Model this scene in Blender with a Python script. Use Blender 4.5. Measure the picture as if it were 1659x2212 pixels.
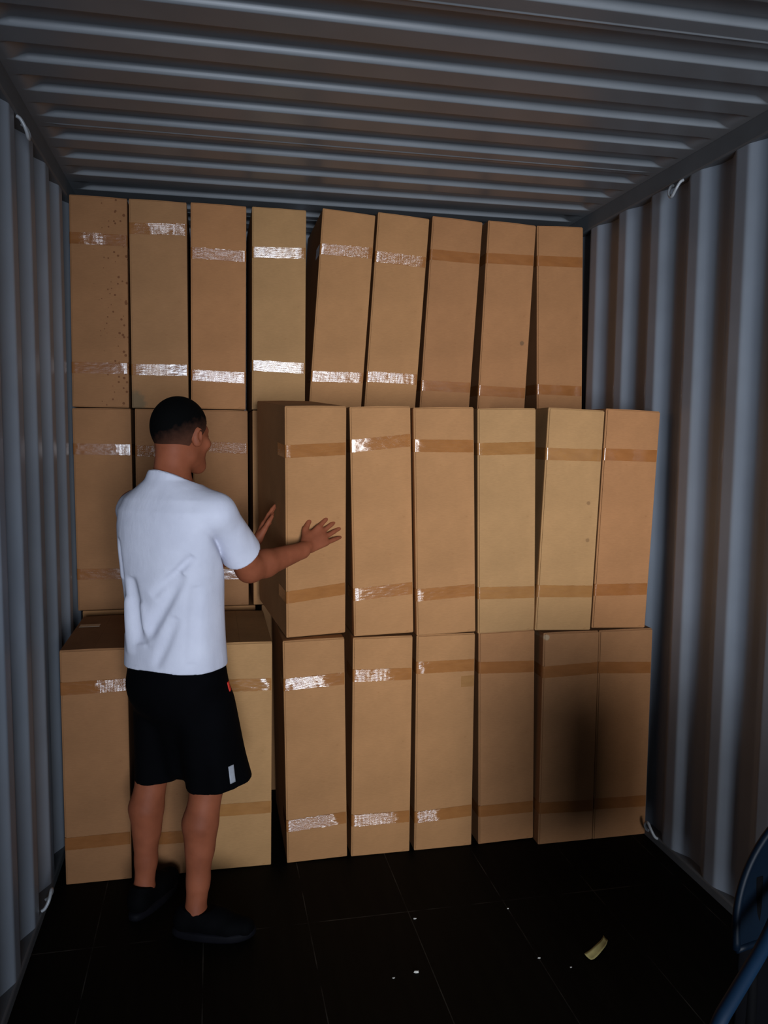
import bpy, bmesh, math, random
import numpy as np
from mathutils import Vector, Matrix, noise, Euler
from mathutils.bvhtree import BVHTree

for o in list(bpy.data.objects): bpy.data.objects.remove(o, do_unlink=True)
SC = bpy.context.scene
COL = SC.collection
rng = random.Random(7)

# ------------------------------------------------------------------ camera, world, light, exposure
def make_camera():
    f, yaw, pitch, roll = 1763.0, 0.20815, 0.09231, -0.00873
    cy, sy, cp, sp = math.cos(yaw), math.sin(yaw), math.cos(pitch), math.sin(pitch)
    fw = Vector((sy*cp, cy*cp, -sp)); r = Vector((cy, -sy, 0)); d = fw.cross(r)
    rr = math.cos(roll)*r + math.sin(roll)*d
    dd = -math.sin(roll)*r + math.cos(roll)*d
    m = Matrix(((rr.x, -dd.x, -fw.x, -0.5986), (rr.y, -dd.y, -fw.y, 0.0), (rr.z, -dd.z, -fw.z, 1.6755), (0, 0, 0, 1)))
    c = bpy.data.cameras.new('camera'); o = bpy.data.objects.new('camera', c); COL.objects.link(o)
    c.sensor_fit = 'AUTO'; c.sensor_width = 36.0; c.lens = f*36.0/2212.0
    c.clip_start = 0.02; c.clip_end = 60
    o.matrix_world = m
    SC.camera = o
make_camera()
w = bpy.data.worlds.new('world'); SC.world = w; w.use_nodes = True
w.node_tree.nodes['Background'].inputs[0].default_value = (0.55, 0.68, 0.9, 1)
w.node_tree.nodes['Background'].inputs[1].default_value = 0.5
SC.view_settings.view_transform = 'Standard'; SC.view_settings.look = 'None'
SC.view_settings.gamma = 1.0; SC.view_settings.use_curve_mapping = False
SC.view_settings.exposure = 0.0
# daylight entering through the open doors at the far end behind the camera: the bright
# opening of the right-hand leaf, and the softer blue skylight over the whole doorway
def daylight(name, loc, aim, sx, sy, power, col, spread):
    d = bpy.data.lights.new(name, 'AREA'); d.shape = 'RECTANGLE'
    d.size = sx; d.size_y = sy; d.energy = power; d.color = col; d.spread = math.radians(spread)
    o = bpy.data.objects.new(name, d); COL.objects.link(o); o.location = loc
    o.rotation_euler = (Vector(aim)-Vector(loc)).to_track_quat('-Z', 'Y').to_euler()
daylight('door_daylight', (0.68, -4.44, 1.45), (0.58, 3.1, 1.48), 0.95, 2.2, 8.2, (1.0, 0.99, 0.97), 34)
daylight('door_skylight', (-0.22, -4.46, 1.35), (0.50, 3.1, 1.42), 1.8, 2.4, 36, (0.84, 0.96, 1.14), 52)

# ------------------------------------------------------------------ helpers
def link(name, me, mat, parent=None):
    o = bpy.data.objects.new(name, me); COL.objects.link(o)
    if mat is not None and not me.materials: me.materials.append(mat)
    if parent is not None: o.parent = parent
    return o
def obj(name, bm, mat, parent=None, smooth=False):
    me = bpy.data.meshes.new(name); bm.normal_update(); bm.to_mesh(me); bm.free()
    if smooth:
        for p in me.polygons: p.use_smooth = True
    return link(name, me, mat, parent)
def empty(name, loc, rot=(0, 0, 0)):
    o = bpy.data.objects.new(name, None); COL.objects.link(o)
    o.empty_display_size = 0.1; o.location = loc; o.rotation_euler = rot
    return o
def tag(o, label, cat, group=None):
    o['label'] = label; o['category'] = cat
    if group: o['group'] = group
    return o
def struct(o): o['kind'] = 'structure'; return o
def add_box(bm, x0, x1, y0, y1, z0, z1, bev=0.0, seg=2):
    r = bmesh.ops.create_cube(bm, size=1.0)
    vs = r['verts']
    for v in vs:
        v.co = Vector((x0+(v.co.x+.5)*(x1-x0), y0+(v.co.y+.5)*(y1-y0), z0+(v.co.z+.5)*(z1-z0)))
    if bev > 0:
        es = list({e for v in vs for e in v.link_edges})
        bmesh.ops.bevel(bm, geom=es, offset=bev, segments=seg, affect='EDGES', profile=0.5)
def add_tube(bm, pts, rad, n=10, caps=True):
    pts = [Vector(p) for p in pts]; rings = []
    rads = rad if isinstance(rad, (list, tuple)) else [rad]*len(pts)
    up = None
    for i, p in enumerate(pts):
        t = (pts[min(i+1, len(pts)-1)] - pts[max(i-1, 0)]).normalized()
        if up is None:
            up = t.orthogonal().normalized()
        up = (up - t*up.dot(t)).normalized(); b = t.cross(up)
        rings.append([bm.verts.new(p + (up*math.cos(a) + b*math.sin(a))*rads[i]) for a in [2*math.pi*k/n for k in range(n)]])
    for a, b2 in zip(rings, rings[1:]):
        for k in range(n): bm.faces.new((a[k], a[(k+1) % n], b2[(k+1) % n], b2[k]))
    if caps:
        bm.faces.new(rings[0][::-1]); bm.faces.new(rings[-1])
def smooth_path(pts, it=3):
    pts = [Vector(p) for p in pts]
    for _ in range(it):
        q = [pts[0]]
        for a, b in zip(pts, pts[1:]): q += [a.lerp(b, .25), a.lerp(b, .75)]
        q.append(pts[-1]); pts = q
    return pts

# ------------------------------------------------------------------ materials
def new_mat(name):
    m = bpy.data.materials.new(name); m.use_nodes = True
    nt = m.node_tree; return m, nt, nt.nodes['Principled BSDF'], nt.links.new
def node(nt, t, **k):
    n = nt.nodes.new(t)
    for a, b in k.items(): setattr(n, a, b)
    return n
def mapped(nt, L, scale, coord='Object'):
    tc = node(nt, 'ShaderNodeTexCoord'); mp = node(nt, 'ShaderNodeMapping')
    mp.inputs['Scale'].default_value = scale
    L(tc.outputs[coord], mp.inputs['Vector']); return mp.outputs['Vector']
def noise_n(nt, L, vec, scale, detail=3, rough=.55):
    n = node(nt, 'ShaderNodeTexNoise'); n.inputs['Scale'].default_value = scale
    n.inputs['Detail'].default_value = detail; n.inputs['Roughness'].default_value = rough
    L(vec, n.inputs['Vector']); return n.outputs['Fac']
def ramp(nt, L, fac, a, b, ca, cb):
    r = node(nt, 'ShaderNodeValToRGB'); e = r.color_ramp.elements
    e[0].position = a; e[1].position = b; e[0].color = ca; e[1].color = cb
    L(fac, r.inputs[0]); return r.outputs[0]
def mix(nt, L, mode, fac, a, b):
    m = node(nt, 'ShaderNodeMixRGB', blend_type=mode)
    for i, v in enumerate((fac, a, b)):
        if hasattr(v, 'is_output'): L(v, m.inputs[i])
        else: m.inputs[i].default_value = v if i else v
    return m.outputs[0]
def simple(name, col, rough=.6, spec=.3, metal=0, var=.12, vscale=6, bump=0, bscale=80):
    m, nt, b, L = new_mat(name)
    v = mapped(nt, L, (1, 1, 1))
    f = noise_n(nt, L, v, vscale)
    lo = tuple(c*(1-var) for c in col)+(1,); hi = tuple(min(1, c*(1+var)) for c in col)+(1,)
    L(ramp(nt, L, f, .3, .7, lo, hi), b.inputs['Base Color'])
    b.inputs['Roughness'].default_value = rough; b.inputs['Metallic'].default_value = metal
    b.inputs['Specular IOR Level'].default_value = spec
    if bump:
        bp = node(nt, 'ShaderNodeBump'); bp.inputs['Strength'].default_value = bump; bp.inputs['Distance'].default_value = .002
        L(noise_n(nt, L, v, bscale), bp.inputs['Height']); L(bp.outputs[0], b.inputs['Normal'])
    return m

def cardboard_mat(name='cardboard', spots=(), speck=False):
    m, nt, b, L = new_mat(name)
    oi = node(nt, 'ShaderNodeObjectInfo')
    v = mapped(nt, L, (1, 1, 1))
    f1 = noise_n(nt, L, v, 5, 4)
    c = mix(nt, L, 'MULTIPLY', 1.0, oi.outputs['Color'], ramp(nt, L, f1, .3, .72, (.86, .85, .83, 1), (1.06, 1.05, 1.04, 1)))
    fib = noise_n(nt, L, mapped(nt, L, (60, 60, 420)), 1.0, 2)
    c = mix(nt, L, 'MULTIPLY', 1.0, c, ramp(nt, L, fib, .25, .75, (.93, .93, .93, 1), (1.05, 1.05, 1.05, 1)))
    # scuffs and small stains
    st = noise_n(nt, L, mapped(nt, L, (1, 1, 1.6)), 17, 5, .7)
    c = mix(nt, L, 'MULTIPLY', 1.0, c, ramp(nt, L, st, .66, .76, (1, 1, 1, 1), (.82, .76, .70, 1)))
    if spots or speck:
        sx = node(nt, 'ShaderNodeSeparateXYZ'); L(v, sx.inputs[0])
        wob = noise_n(nt, L, v, 60, 3)
    for (px, pz, rad, col) in spots:
        def sq(out, off):
            a = node(nt, 'ShaderNodeMath', operation='SUBTRACT'); L(out, a.inputs[0]); a.inputs[1].default_value = off
            q = node(nt, 'ShaderNodeMath', operation='MULTIPLY'); L(a.outputs[0], q.inputs[0]); L(a.outputs[0], q.inputs[1]); return q.outputs[0]
        ad = node(nt, 'ShaderNodeMath', operation='ADD'); L(sq(sx.outputs['X'], px), ad.inputs[0]); L(sq(sx.outputs['Z'], pz), ad.inputs[1])
        rt = node(nt, 'ShaderNodeMath', operation='SQRT'); L(ad.outputs[0], rt.inputs[0])
        wb = node(nt, 'ShaderNodeMath', operation='MULTIPLY_ADD'); L(wob, wb.inputs[0]); wb.inputs[1].default_value = rad*.8; L(rt.outputs[0], wb.inputs[2])
        mr = node(nt, 'ShaderNodeMapRange'); mr.inputs[1].default_value = rad*1.15; mr.inputs[2].default_value = rad*1.6
        mr.inputs[3].default_value = .7; mr.inputs[4].default_value = 0; L(wb.outputs[0], mr.inputs[0])
        c = mix(nt, L, 'MIX', mr.outputs[0], c, col+(1,))
    if speck:
        vo = node(nt, 'ShaderNodeTexVoronoi'); vo.inputs['Scale'].default_value = 42; L(v, vo.inputs['Vector'])
        side = node(nt, 'ShaderNodeMapRange'); side.inputs[1].default_value = -.06; side.inputs[2].default_value = .11
        side.inputs[3].default_value = 0; side.inputs[4].default_value = .26; L(sx.outputs['X'], side.inputs[0])
        lt = node(nt, 'ShaderNodeMath', operation='LESS_THAN'); L(vo.outputs['Distance'], lt.inputs[0]); L(side.outputs[0], lt.inputs[1])
        c = mix(nt, L, 'MULTIPLY', lt.outputs[0], c, (.55, .45, .40, 1))
    L(c, b.inputs['Base Color'])
    b.inputs['Roughness'].default_value = .78; b.inputs['Specular IOR Level'].default_value = .22
    fl = node(nt, 'ShaderNodeTexWave', wave_type='BANDS', bands_direction='Z'); fl.inputs['Scale'].default_value = 45
    fl.inputs['Distortion'].default_value = .6
    L(mapped(nt, L, (1, 1, 1)), fl.inputs['Vector'])
    bp = node(nt, 'ShaderNodeBump'); bp.inputs['Strength'].default_value = .10; bp.inputs['Distance'].default_value = .001
    L(fl.outputs['Fac'], bp.inputs['Height'])
    b2 = node(nt, 'ShaderNodeBump'); b2.inputs['Strength'].default_value = .25; b2.inputs['Distance'].default_value = .004
    L(noise_n(nt, L, v, 9, 3), b2.inputs['Height']); L(bp.outputs[0], b2.inputs['Normal'])
    L(b2.outputs[0], b.inputs['Normal'])
    return m
def tape_mat():
    m, nt, b, L = new_mat('packing_tape')
    oi = node(nt, 'ShaderNodeObjectInfo')
    v = mapped(nt, L, (1, 1, 1))
    f1 = noise_n(nt, L, mapped(nt, L, (14, 14, 40)), 1.0, 4)
    c = mix(nt, L, 'MULTIPLY', 1.0, oi.outputs['Color'], ramp(nt, L, f1, .3, .7, (.86, .80, .74, 1), (1.04, 1.0, .96, 1)))
    L(c, b.inputs['Base Color'])
    b.inputs['Roughness'].default_value = .15; b.inputs['Specular IOR Level'].default_value = .6
    bp = node(nt, 'ShaderNodeBump'); bp.inputs['Strength'].default_value = .22; bp.inputs['Distance'].default_value = .0015
    L(noise_n(nt, L, mapped(nt, L, (70, 70, 160)), 1.0, 3, .6), bp.inputs['Height'])
    L(bp.outputs[0], b.inputs['Normal'])
    return m
M_CARD, M_TAPE = cardboard_mat(), tape_mat()
MARKS = dict(T1=cardboard_mat('cardboard_speckled', (), True),
             T2=cardboard_mat('cardboard_scuffed', ((-.118, .02, .055, (.13, .10, .055)),)),
             T8=cardboard_mat('cardboard_spotted', ((.085, .335, .011, (.12, .07, .035)),)),
             F5=cardboard_mat('cardboard_marked', ((.075, .52, .008, (.2, .10, .04)), (.082, .37, .008, (.2, .10, .04)))),
             B8=cardboard_mat('cardboard_worn', ((-.108, .874, .012, (.36, .27, .17)),)))
M_STEEL = simple('painted_steel', (.24, .265, .30), .42, .45, 0, .10, 3, .03, 40)
M_ROOF = simple('roof_steel', (.20, .213, .226), .33, .55, 0, .10, 3, .02, 40)
M_RAIL = simple('rail_steel', (.12, .13, .138), .5, .35, 0, .12, 4, .08, 60)
M_RING = simple('ring_steel', (.34, .35, .36), .4, .5, .1, .2, 30)
def skin_mat():
    m, nt, b, L = new_mat('skin')
    v = mapped(nt, L, (1, 1, 1))
    c = ramp(nt, L, noise_n(nt, L, v, 14, 4), .3, .7, (.215, .060, .026, 1), (.300, .088, .040, 1))
    L(c, b.inputs['Base Color']); b.inputs['Roughness'].default_value = .62
    b.inputs['Specular IOR Level'].default_value = .2
    b.inputs['Subsurface Weight'].default_value = .08; b.inputs['Subsurface Radius'].default_value = (.012, .005, .003)
    bp = node(nt, 'ShaderNodeBump'); bp.inputs['Strength'].default_value = .12; bp.inputs['Distance'].default_value = .001
    L(noise_n(nt, L, v, 160, 3), bp.inputs['Height']); L(bp.outputs[0], b.inputs['Normal'])
    return m
M_SKIN = skin_mat()
def hair_mat():
    m, nt, b, L = new_mat('short_hair')
    tc = node(nt, 'ShaderNodeTexCoord'); sx = node(nt, 'ShaderNodeSeparateXYZ'); L(tc.outputs['Object'], sx.inputs[0])
    nz = noise_n(nt, L, mapped(nt, L, (1, 1, 1)), 45, 4)
    a = node(nt, 'ShaderNodeMath', operation='MULTIPLY_ADD'); L(nz, a.inputs[0]); a.inputs[1].default_value = .05
    sl = node(nt, 'ShaderNodeMath', operation='MULTIPLY_ADD'); L(sx.outputs['X'], sl.inputs[0]); sl.inputs[1].default_value = -.40; L(sx.outputs['Z'], sl.inputs[2]); L(sl.outputs[0], a.inputs[2])
    mr = node(nt, 'ShaderNodeMapRange'); mr.inputs[1].default_value = 1.91; mr.inputs[2].default_value = 2.02
    L(a.outputs[0], mr.inputs[0])
    # a clipped fade: scalp shows through towards the neckline
    c = ramp(nt, L, mr.outputs[0], .05, .95, (.11, .042, .024, 1), (.0015, .0015, .0016, 1))
    L(c, b.inputs['Base Color']); b.inputs['Roughness'].default_value = .85; b.inputs['Specular IOR Level'].default_value = .06
    bp = node(nt, 'ShaderNodeBump'); bp.inputs['Strength'].default_value = .5; bp.inputs['Distance'].default_value = .002
    L(noise_n(nt, L, mapped(nt, L, (1, 1, .35)), 520, 2), bp.inputs['Height']); L(bp.outputs[0], b.inputs['Normal'])
    return m
def shirt_mat():
    m, nt, b, L = new_mat('white_cotton')
    v = mapped(nt, L, (1, 1, 1))
    c = ramp(nt, L, noise_n(nt, L, v, 7, 4), .3, .7, (.59, .595, .69, 1), (.69, .695, .79, 1))
    st = noise_n(nt, L, mapped(nt, L, (1, 1, 1.5)), 21, 4, .7)
    c = mix(nt, L, 'MULTIPLY', 1.0, c, ramp(nt, L, st, .67, .78, (1, 1, 1, 1), (.80, .80, .82, 1)))
    L(c, b.inputs['Base Color']); b.inputs['Roughness'].default_value = .9; b.inputs['Specular IOR Level'].default_value = .1
    b1 = node(nt, 'ShaderNodeBump'); b1.inputs['Strength'].default_value = .3; b1.inputs['Distance'].default_value = .012
    L(noise_n(nt, L, mapped(nt, L, (1, 1, .45)), 14, 3), b1.inputs['Height'])
    b2 = node(nt, 'ShaderNodeBump'); b2.inputs['Strength'].default_value = .25; b2.inputs['Distance'].default_value = .0015
    L(noise_n(nt, L, v, 420, 2), b2.inputs['Height']); L(b1.outputs[0], b2.inputs['Normal']); L(b2.outputs[0], b.inputs['Normal'])
    return m
M_HAIR, M_SHIRT = hair_mat(), shirt_mat()
M_SHORTS = simple('black_polyester', (.0012, .0012, .0018), .85, .05, 0, .2, 12, .35, 35)
M_SHOE = simple('black_shoe', (.0011, .0011, .0015), .8, .06, 0, .2, 20)
M_SOLE = simple('dark_sole', (.0035, .0033, .005), .7, .1, 0, .2, 20)
M_BLUE = simple('blue_plastic', (.0007, .0036, .0085), .5, .12, 0, .12, 9)
M_BLUEMETAL = simple('blue_tube', (.002, .012, .030), .6, .15, 0, .1, 9)
M_PAPER = simple('paper_scrap', (.42, .34, .13), .8, .2, 0, .2, 30)
M_CHIP = simple('white_chip', (.55, .52, .46), .8, .2, 0, .2, 60)
M_LABEL = simple('white_label', (.33, .34, .37), .7, .2, 0, .08, 60)
M_RED = simple('red_tab', (.62, .03, .015), .6, .3, 0, .1, 60)
def floor_mat():
    m, nt, b, L = new_mat('plywood_floor')
    tc = node(nt, 'ShaderNodeTexCoord'); sx = node(nt, 'ShaderNodeSeparateXYZ'); L(tc.outputs['Object'], sx.inputs[0])
    def line(out, off, step, wd):
        a = node(nt, 'ShaderNodeMath', operation='SUBTRACT'); L(out, a.inputs[0]); a.inputs[1].default_value = off
        p = node(nt, 'ShaderNodeMath', operation='PINGPONG'); L(a.outputs[0], p.inputs[0]); p.inputs[1].default_value = step/2
        # ping-pong distance to the nearest seam
        c = node(nt, 'ShaderNodeMath', operation='LESS_THAN'); L(p.outputs[0], c.inputs[0]); c.inputs[1].default_value = wd
        return c.outputs[0]
    s1 = line(sx.outputs['X'], .065, .354, .0016); s2 = line(sx.outputs['Y'], 2.669, 2.42, .0022)
    mx = node(nt, 'ShaderNodeMath', operation='MAXIMUM'); L(s1, mx.inputs[0]); L(s2, mx.inputs[1])
    gr = noise_n(nt, L, mapped(nt, L, (30, 3, 10)), 1.0, 4)
    base = ramp(nt, L, gr, .3, .7, (.0028, .0026, .0018, 1), (.005, .0046, .003, 1))
    du = noise_n(nt, L, mapped(nt, L, (1, 1, 1)), 7, 4)
    seam = ramp(nt, L, du, .4, .65, (.004, .004, .004, 1), (.055, .051, .042, 1))
    c = mix(nt, L, 'MIX', mx.outputs[0], base, seam)
    L(c, b.inputs['Base Color']); b.inputs['Roughness'].default_value = .66; b.inputs['Specular IOR Level'].default_value = .07
    bp = node(nt, 'ShaderNodeBump'); bp.inputs['Strength'].default_value = .25; bp.inputs['Distance'].default_value = .002
    L(gr, bp.inputs['Height']); L(bp.outputs[0], b.inputs['Normal'])
    return m
M_FLOOR = floor_mat()

# ------------------------------------------------------------------ container shell
XW, YB, YF, HC = 1.19, 4.5, -4.5, 2.745
def smoothed(fn, ys, r):
    return [sum(fn(y+r*k/4)*wt for k, wt in zip(range(-4, 5), (1, 2, 3, 4, 5, 4, 3, 2, 1)))/25.0 for y in ys]
def wall_prof(ph):
    def f(y):
        t = (y-ph) % .278
        if t < .072: return 0.0
        if t < .140: return .036*(t-.072)/.068
        if t < .210: return .036
        return .036*(1-(t-.210)/.068)
    return f
def side_wall(name, sgn, ph):
    ys = list(np.arange(YF, 1.2, .02)) + list(np.arange(1.2, YB+.001, .006))
    off = smoothed(wall_prof(ph), ys, .010)
    bm = bmesh.new(); cols = []
    for y, o in zip(ys, off):
        cols.append([bm.verts.new((sgn*(XW+o), y, z)) for z in (0.0, .9, 1.8, HC)])
    for a, b in zip(cols, cols[1:]):
        for k in range(3):
            f = (a[k], a[k+1], b[k+1], b[k]) if sgn < 0 else (a[k], b[k], b[k+1], a[k+1])
            bm.faces.new(f)
    return struct(obj(name, bm, M_STEEL, None, True))
side_wall('wall_left', -1, 2.760)
side_wall('wall_right', 1, 2.825)
def roof():
    def f(y):
        t = (y-2.632+.012) % .2115
        if t < .006: return .021*(1-t/.006)
        if t < .104: return 0.0
        if t < .114: return .021*(t-.104)/.010
        return .021
    ys = list(np.arange(YF, 1.0, .02)) + list(np.arange(1.0, YB+.001, .002))
    hs = smoothed(f, ys, .005)
    for i, y in enumerate(ys):                       # welded roof sheet joints
        for s in (2.055, 3.1125, .9975, 4.17):
            if abs(y-s) < .005: hs[i] -= .0025*math.cos((y-s)/.005*math.pi/2)
    xs = [-1.235, -1.165, -1.15, -1.135, -1.12, -1.105, -1.09] + list(np.linspace(-1.0, 1.0, 5)) + [1.09, 1.105, 1.12, 1.135, 1.15, 1.165, 1.235]
    def fac(x):
        t = min(1, max(0, (1.158-abs(x))/.062)); return t*t*(3-2*t)
    bm = bmesh.new(); rows = [[bm.verts.new((x, y, HC+h*fac(x))) for x in xs] for y, h in zip(ys, hs)]
    for a, b in zip(rows, rows[1:]):
        for k in range(len(xs)-1): bm.faces.new((a[k], b[k], b[k+1], a[k+1]))
    return struct(obj('ceiling', bm, M_ROOF, None, True))
roof()
bm = bmesh.new(); add_box(bm, -1.25, 1.25, YF, YB, -.03, 0); struct(obj('floor', bm, M_FLOOR))
bm = bmesh.new(); add_box(bm, -1.25, 1.25, YB, YB+.05, 0, HC+.03); struct(obj('wall_back', bm, M_STEEL))
def rail(name, x0, x1, z0, z1):
    bm = bmesh.new(); add_box(bm, x0, x1, YF, YB, z0, z1, .006); struct(obj(name, bm, M_RAIL))
rail('trim_1', -1.245, -1.183, 2.672, HC+.004); rail('trim_2', 1.183, 1.245, 2.672, HC+.004)
rail('trim_3', -1.245, -1.186, -.005, .035); rail('trim_4', 1.186, 1.245, -.005, .035)
# the door end behind the camera, both leaves swung open to the daylight
bm = bmesh.new(); add_box(bm, -1.25, -1.19, YF-1.2, YF-.05, 0, HC+.03); struct(obj('door_1', bm, M_STEEL))
bm = bmesh.new(); add_box(bm, -1.25, 1.25, YF-.05, YF, 2.62, HC+.03); add_box(bm, 1.13, 1.25, YF-.05, YF, 0, 2.62); add_box(bm, -1.25, -1.19, YF-.05, YF, 0, 2.62)
struct(obj('wall_front', bm, M_STEEL))
bm = bmesh.new(); add_box(bm, 1.19, 1.25, YF-1.2, YF-.05, 0, HC+.03); struct(obj('door_2', bm, M_STEEL))

# ------------------------------------------------------------------ cardboard boxes
BH, BD = .890, .572
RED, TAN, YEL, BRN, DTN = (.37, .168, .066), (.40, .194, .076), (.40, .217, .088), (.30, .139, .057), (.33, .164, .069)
def box_body(bw, seed, wrinkle):
    bm = bmesh.new()
    add_box(bm, -bw/2, bw/2, 0, BD, 0, BH)
    bmesh.ops.subdivide_edges(bm, edges=[e for e in bm.edges if abs((e.verts[0].co-e.verts[1].co).z) > .5], cuts=17, use_grid_fill=True)
    bmesh.ops.subdivide_edges(bm, edges=[e for e in bm.edges if abs((e.verts[0].co-e.verts[1].co).x) > .1], cuts=7, use_grid_fill=True)
    bm.normal_update()
    sharp = [e for e in bm.edges if len(e.link_faces) == 2 and e.calc_face_angle(0) > 1]
    bmesh.ops.bevel(bm, geom=sharp, offset=.0035, segments=2, affect='EDGES', profile=.5)
    s = Vector((seed*3.1, seed*1.7, 0))
    for v in bm.verts:
        c = v.co
        e = min(c.x+bw/2, bw/2-c.x); ez = min(c.z, BH-c.z)
        amt = min(1, max(0, e/.03))*min(1, max(0, ez/.05))
        if c.y < .004:                                # faint bulge and dents of the front panel
            d = .0016*noise.noise(c*7+s) + .0012*noise.noise(c*16+s)
            if wrinkle: d += .0045*max(0, (c.z-.74)/.15)*math.sin(c.z*115+3*noise.noise(c*5+s))*min(1, max(0, e/.01))
            v.co.y += d*max(amt, .0 if not wrinkle else .5*min(1, max(0, ez/.02)))
        if c.z > BH-.004 or c.z < .004:
            fy = min(c.y, BD-c.y)
    # the overlapping edge of the glued front panel, seen as a double line down the left side
    add_box(bm, -bw/2+.006, bw/2-.0005, -.0042, -.0008, .004, BH-.003, .0012, 1)
    bm2 = bm
    return bm2
def box_flap(bw, seed):
    # two closed top flaps meeting along the middle, slightly sprung
    bm = bmesh.new(); n = 8
    for (x0, x1, hgt) in ((-bw/2+.002, -.0002, .0022), (.0002, bw/2-.002, .002)):
        g = []
        for i in range(n+1):
            t = i/n; row = []
            for j in range(7):
                y = .003+(BD-.006)*j/6
                x = x0+(x1-x0)*t
                z = BH + .0012 + hgt*(1-abs(x)/(bw/2))*(.7+.3*math.sin(j*1.3+seed))
                row.append((x, y, z))
            g.append(row)
        top = [[bm.verts.new(p) for p in r] for r in g]
        bot = [[bm.verts.new((p[0], p[1], BH-.004)) for p in r] for r in g]
        for i in range(n):
            for j in range(6):
                bm.faces.new((top[i][j], top[i+1][j], top[i+1][j+1], top[i][j+1]))
                bm.faces.new((bot[i][j], bot[i][j+1], bot[i+1][j+1], bot[i+1][j]))
        ring = [(i, 0) for i in range(n)] + [(n, j) for j in range(6)] + [(i, 6) for i in range(n, 0, -1)] + [(0, j) for j in range(6, 0, -1)]
        for (a, b) in zip(ring, ring[1:]+ring[:1]):
            bm.faces.new((top[a[0]][a[1]], bot[a[0]][a[1]], bot[b[0]][b[1]], top[b[0]][b[1]]))
    return bm
def tape_band(bw, zc, slope, seed, tilt=0.0, turn=0.0, x0=0.0, x1=1.0, crinkle=.6, wd=.048):
    # clear-brown tape wrapped round the box; tilt / turn: how its small pleats face between x0 and x1 of the width
    bm = bmesh.new()
    path = []
    side = .13; r = .006
    for k in range(9): path.append((Vector((-bw/2-.0008, side*(1-k/8)+.004, 0)), Vector((-1, 0, 0)), -bw/2))
    for k in range(1, 4):
        a = k/4*math.pi/2
        path.append((Vector((-bw/2+r-math.cos(a)*(r+.0008), -.0042+r-math.sin(a)*(r+.0008), 0)), Vector((-math.cos(a), -math.sin(a), 0)), -bw/2+r*.5))
    hi = bool(tilt or turn); nx = 230 if hi else 60
    for k in range(nx+1):
        x = -bw/2+r + (bw-2*r)*k/nx
        path.append((Vector((x, -.0050, 0)), Vector((0, -1, 0)), x))
    for k in range(1, 4):
        a = k/4*math.pi/2
        path.append((Vector((bw/2-r+math.sin(a)*(r+.0008), -.0042+r-math.cos(a)*(r+.0008), 0)), Vector((math.sin(a), -math.cos(a), 0)), bw/2-r*.5))
    for k in range(9): path.append((Vector((bw/2+.0008, .004+side*k/8, 0)), Vector((1, 0, 0)), bw/2))
    s = Vector((seed*5.3, seed*2.9, seed*1.1)); rows = []; nv = 60 if hi else 10
    jit = 0
    def saw(q, per, g):
        t = (q/per+jit) % 1.0
        h = t/.84 if t < .84 else (1-t)/.16
        return per*(h if g > 0 else 1-h if t < .84 else 1-h)*abs(g)
    for p, n, x in path:
        row = []
        front = n.y < -.99
        for j in range(nv+1):
            v = (j/nv-.5)*wd
            d = 0.0
            if front:
                u = (x+bw/2)/bw
                e = min(1, (bw/2-abs(x))/.02)
                ue = u+.10*noise.noise(Vector((x*20, v*60, 3))+s)
                m = max(0, min(1, (ue-x0)/.12+.5 if x0 > 0 else 1))*max(0, min(1, (x1-ue)/.12+.5 if x1 < 1 else 1))
                d = .00055*crinkle*noise.noise(Vector((x*38, v*110, 0))+s) + .0007*crinkle*noise.noise(Vector((x*16, v*24, 2))+s)
                jit = .5*noise.noise(Vector((x*12, v*16, 7))+s); m *= 1 if abs(tilt) >= .25 else max(.35, min(1.2, .92+.8*noise.noise(Vector((x*55, v*18, 9))+s)))
                if tilt: d += m*saw(v+.2, .0042, tilt)
                if turn: d += m*saw(x+.5, .0052, turn)
                d = max(d+.0006, .0001)*e
            jag = .0012*noise.noise(Vector((x*90, j*3, 5))+s) if j in (0, nv) else 0
            row.append(bm.verts.new(p + n*d + Vector((0, 0, zc+v+slope*x+jag))))
        rows.append(row)
    for a, b in zip(rows, rows[1:]):
        for j in range(nv): bm.faces.new((a[j], b[j], b[j+1], a[j+1]))
    return bm
def box(code, x, y, bw, lean, up, lo, tone, label, group, pitch=0.0, yaw=0.0, tape=True, wrinkle=False, seed=0, z=0.0, upopt={}, loopt={}, tc=None):
    ln = math.radians(lean)
    zb = z + .5*bw*abs(math.sin(ln)) + max(0, math.sin(math.radians(pitch)))*0
    o = empty('cardboard_box', (x, y, zb), (math.radians(pitch), ln, math.radians(yaw)))
    tag(o, label, 'box', group)
    k = rng.uniform(.96, 1.04); col = tuple(c*k for c in tone)+(1,)
    b = obj('carton', box_body(bw, seed, wrinkle), MARKS.get(code, M_CARD), o); b.color = col
    for p in b.data.polygons: p.use_smooth = False
    f = obj('top_flaps', box_flap(bw, seed), M_CARD, o); f.color = tuple(c*.97 for c in col[:3])+(1,)
    if tape:
        t0 = tc or (.86, .74, .58)
        tcol = tuple(c*q for c, q in zip(col, t0))+(1,)
        for i, (t, op) in enumerate(((up, upopt), (lo, loopt))):
            if t is None: continue
            tb = obj('packing_tape', tape_band(bw, t[0], t[1], seed*2+i+1, **op), M_TAPE, o, True); tb.color = tcol
    return o
GT, GM, GF, GB = 'boxes of the top row', 'set-back boxes of the middle row behind the person', 'boxes of the middle row standing forward', 'boxes of the bottom row'
z1, z2 = BH+.005, 2*(BH+.005)
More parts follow.
